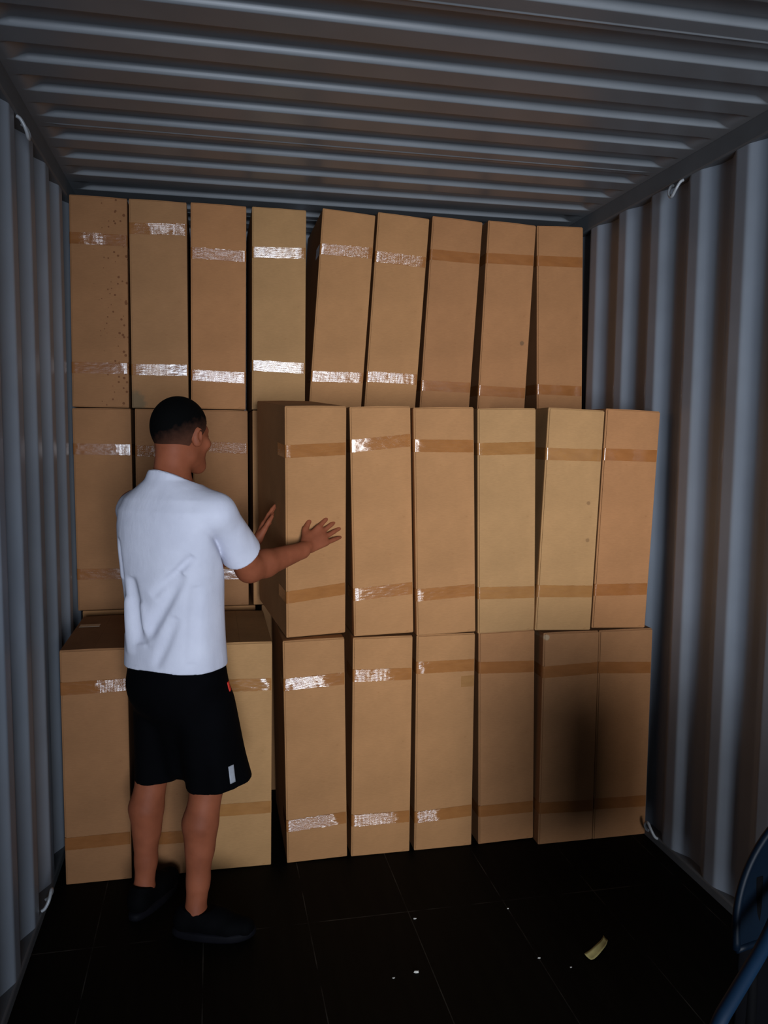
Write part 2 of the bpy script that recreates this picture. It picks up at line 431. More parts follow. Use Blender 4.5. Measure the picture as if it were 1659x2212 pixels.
BOXES = [
 ('T1', -1.069, 3.76, .236, .55, (.713, .007), (.169, .009), BRN, 'dark brown speckled box at the left end of the top row, against the left wall', GT, z2, {}),
 ('T2', -.818, 3.76, .242, .18, (.771, .030), (.168, .011), DTN, 'tan top row box, second from the left, shiny tape high up, scuffed lower left corner', GT, z2, {}),
 ('T3', -.567, 3.76, .240, .6, (.675, -.015), (.144, -.022), RED, 'reddish box third from the left in the top row, one wrinkled and one gleaming tape', GT, z2, {}),
 ('T4', -.299, 3.76, .240, .39, (.698, .035), (.194, -.027), YEL, 'yellowish upright top row box with the brightest tape glare, beside the leaning ones', GT, z2, {}),
 ('T5', -.040, 3.76, .242, 4.02, (.716, .040), (.147, .059), TAN, 'most leaning box of the top row, right of the black wedge gap, bright lower tape', GT, z2, {}),
 ('T6', .218, 3.76, .242, 3.78, (.692, -.004), (.149, .028), TAN, 'leaning top row box with crumpled upper tape and half bright lower tape', GT, z2, {}),
 ('T7', .483, 3.76, .242, 3.31, (.719, .023), (.116, .036), RED, 'leaning top row box with two dull tapes and a tall glint at its left edge', GT, z2, {}),
 ('T8', .765, 3.76, .238, 2.44, (.722, .042), (.099, .010), RED, 'leaning top row box with one dark round spot, next to the last', GT, z2, {}),
 ('T9', 1.068, 3.76, .234, -1.5, (.726, -.014), (.114, -.046), RED, 'dull box at the right end of the top row, leaning left', GT, z2, {}),
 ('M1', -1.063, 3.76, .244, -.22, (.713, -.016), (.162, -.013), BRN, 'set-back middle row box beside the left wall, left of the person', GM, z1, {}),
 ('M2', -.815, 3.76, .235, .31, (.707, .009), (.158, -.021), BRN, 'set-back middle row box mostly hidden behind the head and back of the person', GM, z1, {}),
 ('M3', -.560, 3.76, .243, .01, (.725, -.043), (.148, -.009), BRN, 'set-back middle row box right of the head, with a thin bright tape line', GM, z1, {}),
 ('F1', -.206, 3.125, .236, -1.15, (.727, .030), (.172, .085), TAN, 'forward middle row box being pushed by the person, its dark left side showing', GF, z1, dict(yaw=7.0, pitch=4.0)),
 ('F2', .058, 3.09, .238, -1.5, (.752, .080), (.173, .061), TAN, 'forward middle row box, second from the left, shiny patch on its upper tape', GF, z1, {}),
 ('F3', .304, 3.06, .241, -1.6, (.743, -.030), (.166, .035), TAN, 'forward middle row box third from the left, glinting left edge on both tapes', GF, z1, {}),
 ('F4', .552, 3.05, .239, -1.24, (.735, .007), (.161, -.030), YEL, 'yellowish nearly upright box of the forward middle row, left of a dark wedge gap', GF, z1, {}),
 ('F5', .785, 3.03, .238, 2.1, (.711, .012), (.161, -.001), YEL, 'yellowish leaning box of the forward middle row, right of a dark wedge gap', GF, z1, {}),
 ('F6', 1.030, 3.03, .236, 2.1, (.710, .008), (.161, .026), RED, 'reddish leaning box at the right end of the forward middle row by the right wall', GF, z1, {}),
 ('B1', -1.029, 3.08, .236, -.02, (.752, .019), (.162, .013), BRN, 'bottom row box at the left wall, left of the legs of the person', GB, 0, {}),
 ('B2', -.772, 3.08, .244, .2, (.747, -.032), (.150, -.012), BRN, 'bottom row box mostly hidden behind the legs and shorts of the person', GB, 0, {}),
 ('B3', -.510, 3.08, .244, .5, (.728, -.015), (.239, -.003), YEL, 'yellowish bottom row box just right of the legs, small crossed glint on its tape', GB, 0, {}),
 ('B4', -.206, 3.08, .239, -.99, (.725, .044), (.159, .053), TAN, 'bottom row box right of the wide black gap, bright line along lower tape', GB, 0, dict(wrinkle=True)),
 ('B5', .049, 3.08, .239, .2, (.740, -.013), (.151, -.004), TAN, 'bottom row box with broad pale glare on both tapes, fifth from the left', GB, 0, dict(wrinkle=True)),
 ('B6', .310, 3.08, .242, -.06, (.761, .004), (.147, .045), TAN, 'creased bottom row box with an extra short tape piece under its upper tape', GB, 0, dict(wrinkle=True)),
 ('B7', .582, 3.08, .239, -1.10, (.743, -.040), (.142, -.010), RED, 'bottom row box partly in shadow along its right side, seventh from the left', GB, 0, {}),
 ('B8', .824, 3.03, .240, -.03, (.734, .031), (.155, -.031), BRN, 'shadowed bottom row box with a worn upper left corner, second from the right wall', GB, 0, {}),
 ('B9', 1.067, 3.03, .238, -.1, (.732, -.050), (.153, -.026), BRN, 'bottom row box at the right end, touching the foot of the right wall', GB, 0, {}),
]
# how the pleats of each tape face: (tilt, turn, from, to) for the upper and the lower band
N_ = dict()
def tp(tilt, turn, x0=0.0, x1=1.0): return dict(tilt=tilt, turn=turn, x0=x0, x1=x1)
TP = dict(
 T1=(tp(.09, -.10, .15, .6), tp(.05, -.12, .88, 1)), T2=(tp(.175, -.10, .35, 1), tp(.06, -.10, .2, .65)),
 T3=(tp(.27, -.05), tp(.055, -.05)), T4=(tp(.18, 0), tp(.07, 0)), T5=(tp(.25, .05), tp(.063, .04)),
 T6=(tp(.255, .07), tp(.06, .085)), M1=(tp(.03, -.13, .75, 1), N_), M2=(tp(.24, -.11), N_), M3=(tp(.34, .06), N_),
 F2=(tp(.34, .0, .28, 1), tp(-.12, .05, 0, .16)), F3=(tp(.30, .0, .10, 1), tp(-.11, .10, 0, .10)), F1=(tp(.30, 0), N_),
 F4=(tp(.30, 0), N_), B1=(tp(-.20, -.14, .55, 1), N_), B3=(tp(-.20, -.02, .84, .95), N_), B4=(tp(-.185, 0, 0, .7), tp(-.42, .02, 0, .8)), B5=(tp(-.185, .06, 0, .65), tp(-.30, .06, 0, .8)),
 B6=(tp(-.18, .10, .02, .15), tp(-.30, .10, .02, .4)))
BX = {}
for i, (code, x, y, bw, lean, up, lo, tone, label, grp, zz, kw) in enumerate(BOXES):
    a, b = TP.get(code, (N_, N_))
    BX[code] = box(code, x, y, bw, lean, up, lo, tone, label, grp, z=zz, seed=i+1, upopt=a, loopt=b, **kw)
# the extra short tape piece and the worn corner
def short_tape(parent, x0, x1, z, col):
    bm = bmesh.new(); n = 8; rows = []
    for i in range(n+1):
        xx = x0+(x1-x0)*i/n
        rows.append([bm.verts.new((xx, -.0052-.0003*noise.noise(Vector((xx*60, j, 3))), z+(j/4-.5)*.045+.01*(xx-x0))) for j in range(5)])
    for a, b in zip(rows, rows[1:]):
        for j in range(4): bm.faces.new((a[j], b[j], b[j+1], a[j+1]))
    o = obj('packing_tape', bm, M_TAPE, parent, True); o.color = col+(1,)
short_tape(BX['B6'], .065, .119, .695, (.36, .18, .065))
bm = bmesh.new(); add_box(bm, -.105, -.025, .36, .405, BH+.0030, BH+.0044, .0005, 1)
o = obj('packing_tape', bm, M_TAPE, BX['B1']); o.color = (.36, .30, .24, 1)
# boxes of the rear tier that carry the upper rows (out of sight behind the front tier)
for x in [-1.05+.2625*k for k in range(9)]:
    h = empty('cardboard_box', (x, 3.76, 0)); tag(h, 'brown cardboard box hidden behind the forward boxes', 'box', 'hidden rear boxes')
    bm = bmesh.new(); add_box(bm, -.117, .117, 0, BD, 0, BH+.003, .004); c = obj('carton', bm, M_CARD, h); c.color = TAN+(1,)
for x in [-.30+.27*k for k in range(6)]:
    h = empty('cardboard_box', (x, 3.76, z1)); tag(h, 'brown cardboard box hidden behind the forward boxes', 'box', 'hidden rear boxes')
    bm = bmesh.new(); add_box(bm, -.117, .117, 0, BD, 0, BH+.003, .004); c = obj('carton', bm, M_CARD, h); c.color = TAN+(1,)

# ------------------------------------------------------------------ lashing rings
def ring(pts, label):
    bm = bmesh.new(); add_tube(bm, smooth_path(pts, 3), .0058, 10)
    o = obj('lashing_ring', bm, M_RING, None, True); tag(o, label, 'ring', 'lashing rings')
    return o
def dring(sx, y, z, up, label):
    s = sx
    x0 = s*1.188; d = up
    pts = [(x0, y-.035, z), (x0-s*.012, y-.034, z-d*.006), (x0-s*.026, y-.026, z-d*.035), (x0-s*.028, y, z-d*.062), (x0-s*.026, y+.026, z-d*.035), (x0-s*.012, y+.034, z-d*.006), (x0, y+.035, z)]
    return ring(pts, label)
dring(-1, 2.885, 2.668, 1, 'small steel ring under the top rail of the left wall')
dring(1, 2.975, 2.668, 1, 'small steel ring under the top rail of the right wall')
dring(-1, 2.885, .040, -1, 'small steel ring at the foot of the left wall')
dring(1, 2.965, .030, -1, 'small steel ring at the foot of the right wall by the last bottom box')

# ------------------------------------------------------------------ the person (signed distance solids -> surface)
class Field:
    def __init__(s, lo, hi, h):
        s.h = h; s.lo = np.array(lo, np.float32)
        s.n = (np.ceil((np.array(hi)-np.array(lo))/h)).astype(int)+1
        s.d = np.full(s.n, .05, np.float32)
    def region(s, lo, hi):
        a = np.clip(np.floor((np.array(lo)-s.lo)/s.h).astype(int), 0, s.n)
        b = np.clip(np.ceil((np.array(hi)-s.lo)/s.h).astype(int)+1, 0, s.n)
        if (b <= a).any(): return None
        ax = [s.lo[i]+s.h*np.arange(a[i], b[i], dtype=np.float32) for i in range(3)]
        X, Y, Z = np.meshgrid(*ax, indexing='ij', sparse=True)
        return (slice(a[0], b[0]), slice(a[1], b[1]), slice(a[2], b[2])), X, Y, Z
    def union(s, sl, d, k):
        o = s.d[sl]
        if k <= 0: s.d[sl] = np.minimum(o, d); return
        h = np.clip(.5+.5*(o-d)/k, 0, 1); s.d[sl] = o*(1-h)+d*h-k*h*(1-h)
    def cone(s, a, b, ra, rb, k=.02, sub=False):
        a = np.array(a, float); b = np.array(b, float); m = max(ra, rb)+k+.05
        g = s.region(np.minimum(a, b)-m, np.maximum(a, b)+m)
        if g is None: return
        sl, X, Y, Z = g; ba = b-a; L2 = max(ba@ba, 1e-9)
        t = np.clip(((X-a[0])*ba[0]+(Y-a[1])*ba[1]+(Z-a[2])*ba[2])/L2, 0, 1)
        d = np.sqrt((X-a[0]-t*ba[0])**2+(Y-a[1]-t*ba[1])**2+(Z-a[2]-t*ba[2])**2)-(ra+(rb-ra)*t)
        if sub: s.sub(sl, d, k)
        else: s.union(sl, d, k)
    def sub(s, sl, d, k):
        o = s.d[sl]; d = -d
        h = np.clip(.5-.5*(o-d)/max(k, 1e-6), 0, 1); s.d[sl] = o*(1-h)+d*h+k*h*(1-h)
    def ell(s, c, axes, rad, k=.02, sub=False):
        c = np.array(c, float); A = np.array(axes, float); r = np.array(rad, float); m = r.max()+k+.05
        g = s.region(c-m, c+m)
        if g is None: return
        sl, X, Y, Z = g
        q = [((X-c[0])*A[i][0]+(Y-c[1])*A[i][1]+(Z-c[2])*A[i][2]) for i in range(3)]
        k0 = np.sqrt(sum((q[i]/r[i])**2 for i in range(3))); k1 = np.sqrt(sum((q[i]/r[i]**2)**2 for i in range(3)))
        d = k0*(k0-1)/np.maximum(k1, 1e-6)
        if sub: s.sub(sl, d, k)
        else: s.union(sl, d, k)
    def mesh(s, name, mat, parent, smooth=2):
        d = s.d; n = d.shape
        ins = d < 0
        cell = np.zeros((n[0]-1, n[1]-1, n[2]-1), np.uint8)
        for i in (0, 1):
            for j in (0, 1):
                for k in (0, 1): cell += ins[i:n[0]-1+i, j:n[1]-1+j, k:n[2]-1+k]
        act = np.argwhere((cell > 0) & (cell < 8))
        idx = np.full(cell.shape, -1, np.int32); idx[tuple(act.T)] = np.arange(len(act))
        acc = np.zeros((len(act), 3)); cnt = np.zeros(len(act))
        C = [(i, j, k) for i in (0, 1) for j in (0, 1) for k in (0, 1)]
        for p in C:
            for ax in range(3):
                if p[ax]: continue
                q = list(p); q[ax] = 1
                da = d[act[:, 0]+p[0], act[:, 1]+p[1], act[:, 2]+p[2]]; db = d[act[:, 0]+q[0], act[:, 1]+q[1], act[:, 2]+q[2]]
                m = (da < 0) != (db < 0)
                t = np.where(m, da/np.where(m, da-db, 1), 0)
                pos = np.array(p, float)[None]+t[:, None]*np.eye(3)[ax][None]
                acc[m] += pos[m]; cnt[m] += 1
        V = (act+acc/cnt[:, None])*s.h+s.lo
        F = []
        for ax in range(3):
            u, v = (ax+1) % 3, (ax+2) % 3
            A = np.take(ins, range(0, n[ax]-1), ax); B = np.take(ins, range(1, n[ax]), ax)
            for e in (0, 1):
                m = np.argwhere((A & ~B) if e == 0 else (~A & B))
                m = m[(m[:, u] > 0) & (m[:, v] > 0) & (m[:, u] < n[u]-1) & (m[:, v] < n[v]-1)]
                def at(du, dv):
                    q = m.copy(); q[:, u] += du; q[:, v] += dv; return idx[tuple(q.T)]
                quad = np.stack([at(-1, -1), at(0, -1), at(0, 0), at(-1, 0)], 1)
                F.append(quad if e == 0 else quad[:, ::-1])
        F = np.concatenate(F); F = F[(F >= 0).all(1)]
        for _ in range(smooth):                       # light relaxation along the mesh edges
            S = np.zeros_like(V); c = np.zeros(len(V))
            for a, b in ((0, 1), (1, 2), (2, 3), (3, 0)):
                np.add.at(S, F[:, a], V[F[:, b]]); np.add.at(c, F[:, a], 1)
            V = V*.5+.5*S/np.maximum(c, 1)[:, None]
        me = bpy.data.meshes.new(name)
        me.vertices.add(len(V)); me.vertices.foreach_set('co', V.astype(np.float32).ravel())
        me.loops.add(F.size); me.loops.foreach_set('vertex_index', F.astype(np.int32).ravel())
        me.polygons.add(len(F)); me.polygons.foreach_set('loop_start', np.arange(0, F.size, 4, dtype=np.int32))
        me.polygons.foreach_set('loop_total', np.full(len(F), 4, np.int32))
        me.polygons.foreach_set('use_smooth', np.ones(len(F), bool))
        me.update(calc_edges=True); me.validate()
        return link(name, me, mat, parent)

TH = math.radians(38); PB = np.array((-.72, 2.775, 0.0))
RR = np.array((math.cos(TH), -math.sin(TH), 0)); FF = np.array((math.sin(TH), math.cos(TH), 0)); UU = np.array((0, 0, 1.0))
def pt(r, f, z): return PB+r*RR+f*FF+z*UU
AX = (RR, FF, UU)
TH2 = math.radians(44)
HR = np.array((math.cos(TH2), -math.sin(TH2), 0)); HF = np.array((math.sin(TH2), math.cos(TH2), 0))
HC0 = np.array((-.707, 2.797, 0))
def hp(r, f, z): return HC0+r*HR+f*HF+z*UU
HAX = (HR, HF, UU)
def unit(v): v = np.array(v, float); return v/np.linalg.norm(v)

SHR, SHL = np.array((-.590, 2.668, 1.425)), np.array((-.850, 2.868, 1.425))
ELR, WRR = np.array((-.474, 2.835, 1.215)), np.array((-.275, 3.005, 1.250))
ELL, WRL = np.array((-.665, 2.995, 1.215)), np.array((-.452, 3.125, 1.250))
HIPR, HIPL = pt(.088, 0, .93), pt(-.088, 0, .93)
KNR, KNL = np.array((-.626, 2.715, .50)), np.array((-.815, 2.880, .49))
ANR, ANL = np.array((-.668, 2.680, .085)), np.array((-.848, 2.860, .085))

def hand(fl, wrist, fwd, nrm, thumb_side, curl, spread, s=1.0):
    # fwd: towards the fingertips, nrm: out of the palm, thumb_side: across the palm towards the thumb
    fwd = unit(fwd); nrm = unit(np.array(nrm)-fwd*np.dot(nrm, fwd)); th = np.cross(fwd, nrm)
    if np.dot(th, thumb_side) < 0: th = -th
    base = [(.030, .088), (.010, .092), (-.010, .088), (-.029, .080)]
    ln = [(.042, .026, .021), (.047, .029, .022), (.043, .027, .021), (.034, .020, .019)]
    for i, ((a, f), l) in enumerate(zip(base, ln)):
        k0 = wrist+th*a*.55*s+fwd*.018*s; k1 = wrist+th*a*s+fwd*f*s-nrm*.002
        fl.cone(k0, k1, .0135*s, .0112*s, .012)
        ang = spread*(1.5-i)/1.5; c = curl[i]; p = k1
        dirv = unit(fwd*math.cos(ang)+th*math.sin(ang)); r = [.0093, .0084, .0077, .0066]
        bend = 0
        for j in range(3):
            bend += c*(.8, 1.0, .7)[j]
            dd = dirv*math.cos(bend)+nrm*math.sin(bend)
            q = p+dd*l[j]*s
            fl.cone(p, q, r[j]*s, r[j+1]*s, .003); p = q
    fl.cone(wrist+fwd*.02*s-th*.0, wrist+fwd*.075*s, .016*s, .015*s, .012)
    t0 = wrist+th*.016*s+fwd*.022*s+nrm*.006; t1 = t0+unit(th*.75+fwd*.62+nrm*.18)*.044*s
    t2 = t1+unit(th*.45+fwd*.88+nrm*.12)*.034*s; t3 = t2+unit(th*.25+fwd*.95+nrm*.1)*.027*s
    fl.cone(t0, t1, .0165*s, .0118*s, .014); fl.cone(t1, t2, .0108*s, .0096*s, .004); fl.cone(t2, t3, .0094*s, .0074*s, .003)

def build_body(parent):
    fl = Field((-1.02, 2.52, .0), (-.03, 3.36, 1.83), .0042)
    # trunk
    fl.ell(pt(0, -.005, .95), AX, (.150, .105, .13), .03)
    fl.ell(pt(0, 0, 1.10), AX, (.140, .098, .17), .04)
    fl.ell(pt(0, -.008, 1.29), AX, (.155, .108, .18), .05)
    fl.cone(SHL, SHR, .050, .050, .05)
    for s_ in (SHL, SHR): fl.cone(pt(0, -.02, 1.50), s_+np.array((0, 0, .005)), .052, .045, .04)
    # neck and head
    fl.cone(pt(-.004, -.020, 1.44), hp(-.002, -.018, 1.63), .063, .058, .03)
    fl.ell(hp(0, .004, 1.695), HAX, (.076, .096, .094), .02)
    fl.ell(hp(0, .048, 1.635), HAX, (.058, .060, .075), .03)
    fl.cone(hp(-.045, .012, 1.605), hp(0, .088, 1.570), .020, .020, .03)
    fl.cone(hp(.045, .012, 1.605), hp(0, .088, 1.570), .020, .020, .03)
    fl.cone(hp(-.035, .086, 1.690), hp(.035, .086, 1.690), .012, .012, .02)
    for s_ in (-1, 1):
        fl.ell(hp(.032*s_, .108, 1.672), HAX, (.015, .014, .011), .008, True)
        fl.ell(hp(.031*s_, .093, 1.671), HAX, (.012, .012, .012), .003)
        fl.ell(hp(.045*s_, .078, 1.645), HAX, (.022, .018, .018), .02)
    fl.cone(hp(0, .100, 1.672), hp(0, .122, 1.637), .009, .013, .01)
    for s_ in (-1, 1): fl.ell(hp(.011*s_, .112, 1.634), HAX, (.008, .009, .007), .006)
    fl.cone(hp(-.016, .099, 1.607), hp(.016, .099, 1.607), .007, .007, .006)
    fl.cone(hp(-.014, .098, 1.595), hp(.014, .098, 1.595), .0075, .0075, .006)
    fl.cone(hp(-.020, .110, 1.601), hp(.020, .110, 1.601), .0025, .0025, .003, True)
    for s_ in (-1, 1):                                 # ears
        ex = unit(HR*s_*.86-HF*.5); ey = unit(HF*.86+HR*s_*.5); ez = unit(UU-HF*.18)
        fl.ell(hp(.083*s_, .006, 1.668), (ex, ey, ez), (.0085, .020, .033), .006)
        fl.ell(hp(.090*s_, .013, 1.672), (ex, ey, ez), (.006, .010, .019), .003, True)
    # arms
    for (S, E, W) in ((SHR, ELR, WRR), (SHL, ELL, WRL)):
        fl.cone(S, E, .054, .047, .03)
        m = E+(W-E)*.28
        fl.cone(E, m, .046, .049, .02); fl.cone(m, W, .049, .0305, .015)
    fl.cone(WRR, WRR+np.array((.02, .014, .012)), .027, .024, .012)
    hand(fl, WRR+np.array((.012, .018, .008)), (.78, .45, .44), (.10, .97, -.1), (-.5, 0, .8), (.10, .08, .10, .16), .19, 1.1)
    hand(fl, WRL+np.array((.010, .012, .008)), (.42, .62, .66), (.95, -.12, -.25), (-.2, -.8, .5), (.06, .05, .06, .10), .18)
    # legs
    for (Hh, K, A, s_) in ((HIPR, KNR, ANR, 1), (HIPL, KNL, ANL, -1)):
        fl.cone(Hh, K, .080, .049, .03)
        back = -FF*.020
        c = K+(A-K)*.28+back
        fl.cone(K, c, .050, .056, .025); fl.cone(K-FF*.0, K+(A-K)*.5, .046, .042, .02)
        fl.cone(c, A+(K-A)*.22, .056, .037, .02); fl.cone(A+(K-A)*.25, A, .038, .034, .015)
        fl.cone(A, A+np.array((0, 0, -.035)), .034, .030, .015)
    for s_, A, hd in ((1, ANR, FOOTR), (-1, ANL, FOOTL)):
        fl.cone(A+np.array((0, 0, -.035)), A+hd*.10+np.array((0, 0, -.045)), .028, .022, .02)
        fl.ell(A+hd*.0+np.array((0, 0, .0)), AX, (.036, .036, .018), .01)
    return fl.mesh('body', M_SKIN, parent)
FOOTR, FOOTL = unit((.955, -.25, 0)), unit((.45, .89, 0))

def interp(z, zs, vs): return np.interp(z, zs, vs).astype(np.float32)
def build_shirt(parent):
    fl = Field((-1.03, 2.52, .86), (-.38, 3.12, 1.60), .0042)
    sl, X, Y, Z = fl.region(fl.lo, fl.lo+fl.n*fl.h)
    dx, dy = X-PB[0], Y-PB[1]
    r = dx*RR[0]+dy*RR[1]; f = dx*FF[0]+dy*FF[1]; z = Z+0*X
    zs = [.88, .92, 1.0, 1.10, 1.20, 1.30, 1.38, 1.43, 1.47, 1.50, 1.53, 1.56]
    rx = interp(Z, zs, [.174, .174, .172, .173, .178, .187, .193, .188, .160, .115, .078, .066])
    ry = interp(Z, zs, [.140, .139, .134, .130, .130, .132, .130, .122, .106, .088, .072, .064])
    ox = interp(Z, zs, [.0, .0, -.004, -.006, -.006, -.004, 0, 0, 0, 0, 0, 0])
    of = interp(Z, zs, [-.005, -.005, -.004, -.006, -.010, -.014, -.016, -.018, -.02, -.022, -.022, -.022])
    a, b = np.abs(r-ox)/rx, np.abs(f-of)/ry
    d = ((a**2.4+b**2.4)**(1/2.4)-1)*np.minimum(rx, ry)*.9
    dt = d.copy(); fl.d[:] = .05
    for (S, E) in ((SHR, ELR), (SHL+RR*.022-UU*.022, ELL)):
        fl.cone(S+np.array((0, 0, -.004)), S+(E-S)*1.05, .066, .080, .006)
    ds = fl.d[sl].copy()
    low = np.clip((1.42-Z)/.08, 0, 1)
    k = .004+.034*(1-low); h = np.clip(.5+.5*(dt-ds)/k, 0, 1)
    d = dt*(1-h)+ds*h-k*h*(1-h) + .013*low*np.exp(-((ds-dt)/.016)**2)   # crease where the sleeve meets the trunk
    fl.d[sl] = d
    for (S, E) in ((SHR, ELR), (SHL, ELL)):
        fl.cone(pt(0, -.018, 1.475), S, .072, .060, .03)
    d = fl.d[sl]
    # sleeve ends and the hem
    for (S, E, e0) in ((SHR, ELR, .70), (SHL, ELL, .70)):
        ax = unit(E-S); L = np.linalg.norm(E-S)
        t = (X-S[0])*ax[0]+(Y-S[1])*ax[1]+(Z-S[2])*ax[2]
        rad = np.sqrt(np.maximum(0, (X-S[0])**2+(Y-S[1])**2+(Z-S[2])**2-t*t))
        cut = np.where(rad < .125, t-L*e0-.04*0, -.02)
        # only where the sleeve itself is, not the trunk
        trunk = (np.abs(r-ox)/rx)**2.4+(np.abs(f-of)/ry)**2.4 < 1.06
        d = np.where(trunk, d, np.maximum(d, cut))
    # folds pulled from the armpit, hanging folds at the back
    def groove(d, p, q, amp, wd):
        p, q = np.array(p), np.array(q); ba = q-p
        t = np.clip(((X-p[0])*ba[0]+(Y-p[1])*ba[1]+(Z-p[2])*ba[2])/(ba@ba), 0, 1)
        e2 = (X-p[0]-t*ba[0])**2+(Y-p[1]-t*ba[1])**2+(Z-p[2]-t*ba[2])**2
        return d+amp*np.exp(-e2/wd**2)*(4*t*(1-t))**.5
    bk = lambda rr_, zz_: pt(rr_, -.138*math.sqrt(max(.05, 1-(rr_/.2)**2)), zz_)
    for (r0, z0, r1, z1_, am, wd) in ((-.07, 1.22, -.035, 1.00, .016, .020), (-.135, 1.34, -.125, 1.02, .013, .018), (.12, 1.24, -.02, 1.00, .014, .020),
                                  (.15, 1.30, .02, 1.16, .010, .017), (-.03, 1.14, .0, 1.0, -.008, .020), (-.10, 1.15, -.08, .96, -.010, .022),
                                  (.155, 1.20, .14, .95, .010, .016), (.10, 1.10, .03, .93, .008, .018), (-.15, 1.20, -.16, .93, .009, .018)):
        d = groove(d, bk(r0, z0), bk(r1, z1_), am*1.45, wd)
    d = groove(d, SHR+np.array((-.02, -.10, -.08)), SHR+np.array((.03, -.05, -.20)), .016, .016)
    d = groove(d, SHR+np.array((.075, .03, -.05)), SHR+np.array((.10, .08, -.16)), .006, .02)
    hem = .914+.004*np.sin(r*22+1)
    d = np.maximum(d, hem-Z)
    # neck opening: top cut sloping towards the chest
    d = np.maximum(d, np.where(r*r+(f+.01)**2 < .105**2, Z-(1.535-.42*(f+.02)-.10*r), -1))
    fl.d[sl] = d
    o = fl.mesh('t_shirt', M_SHIRT, parent, 3)
    return o
def build_shorts(parent):
    fl = Field((-1.0, 2.5, .44), (-.40, 3.05, 1.02), .0045)
    fl.ell(pt(.004, -.008, .90), AX, (.155, .126, .17), .03)
    fl.ell(pt(0, -.03, .84), AX, (.165, .120, .13), .04)
    hr = np.array((-.590, 2.728, .50)); hl = np.array((-.815, 2.868, .45))
    fl.cone(HIPR+np.array((-.006, 0, -.04)), hr+np.array((.008, .0, -.06)), .098, .106, .03)
    fl.cone(HIPR+np.array((.03, .01, -.16)), hr+np.array((.045, .01, -.06)), .085, .080, .03)
    fl.cone(HIPL+np.array((.012, 0, -.04)), hl+np.array((.006, 0, -.06)), .094, .070, .03)
    fl.cone(pt(.0, 0, .80), (hr+hl)/2+np.array((.005, 0, .08)), .085, .060, .04)
    sl, X, Y, Z = fl.region(fl.lo, fl.lo+fl.n*fl.h)
    d = fl.d[sl]
    dx, dy = X-PB[0], Y-PB[1]; r = dx*RR[0]+dy*RR[1]; f = dx*FF[0]+dy*FF[1]
    # soft cloth waves hanging down the legs
    d = d+.0035*np.sin(r*60+f*25)*np.clip((.80-Z)/.2, 0, 1)
    hemR = .505+.10*(X+.60); hemL = .482+.03*(X+.81)
    wx = interp(Z, [.86, .90, .935], [.30, .175, .163]); wy = interp(Z, [.86, .90, .935], [.26, .142, .128])
    d = np.maximum(d, ((np.abs(r)/wx)**2.4+(np.abs(f+.005)/wy)**2.4)**(1/2.4)*.13-.13)
    d = np.maximum(d, np.where(r > -.015, hemR, hemL)-Z)
    d = np.maximum(d, Z-.985)
    fl.d[sl] = d
    return fl.mesh('shorts', M_SHORTS, parent, 2)
def build_hair(parent):
    fl = Field((-.83, 2.66, 1.56), (-.58, 2.93, 1.83), .0030)
    sl, X, Y, Z = fl.region(fl.lo, fl.lo+fl.n*fl.h)
    c = hp(0, .004, 1.695); dx, dy, dz = X-c[0], Y-c[1], Z-c[2]
    r = dx*HR[0]+dy*HR[1]; f = dx*HF[0]+dy*HF[1]
    th = np.interp(Z, [1.60, 1.66, 1.72, 1.80], [.0015, .004, .008, .013]).astype(np.float32)
    R0 = (.076, .096, .094)
    k0 = np.sqrt((r/R0[0])**2+(f/R0[1])**2+(dz/R0[2])**2); k1 = np.sqrt((r/R0[0]**2)**2+(f/R0[1]**2)**2+(dz/R0[2]**2)**2)
    sk = k0*(k0-1)/np.maximum(k1, 1e-6)
    # nape follows the neck below the skull
    n0 = np.sqrt((r)**2+((f+.012-.02*(Z-1.63)*0)*1.0)**2)-.0575
    nape = np.where(f < .0, np.maximum(n0, Z-1.66), .05)
    base = np.minimum(sk, nape)
    d = base-th
    line = np.interp(f, [-.10, -.06, -.03, -.015, .0, .018, .03, .05, .075, .10], [1.588, 1.590, 1.604, 1.628, 1.690, 1.700, 1.668, 1.690, 1.735, 1.748]).astype(np.float32)
    line = line+.35*np.clip(r, 0, .06)*np.clip((-.01-f)/.03, 0, 1)
    d = np.maximum(d, line-Z+.003*np.sin(r*160)*np.sin(f*130))
    fl.d[sl] = d
    return fl.mesh('hair', M_HAIR, parent, 1)
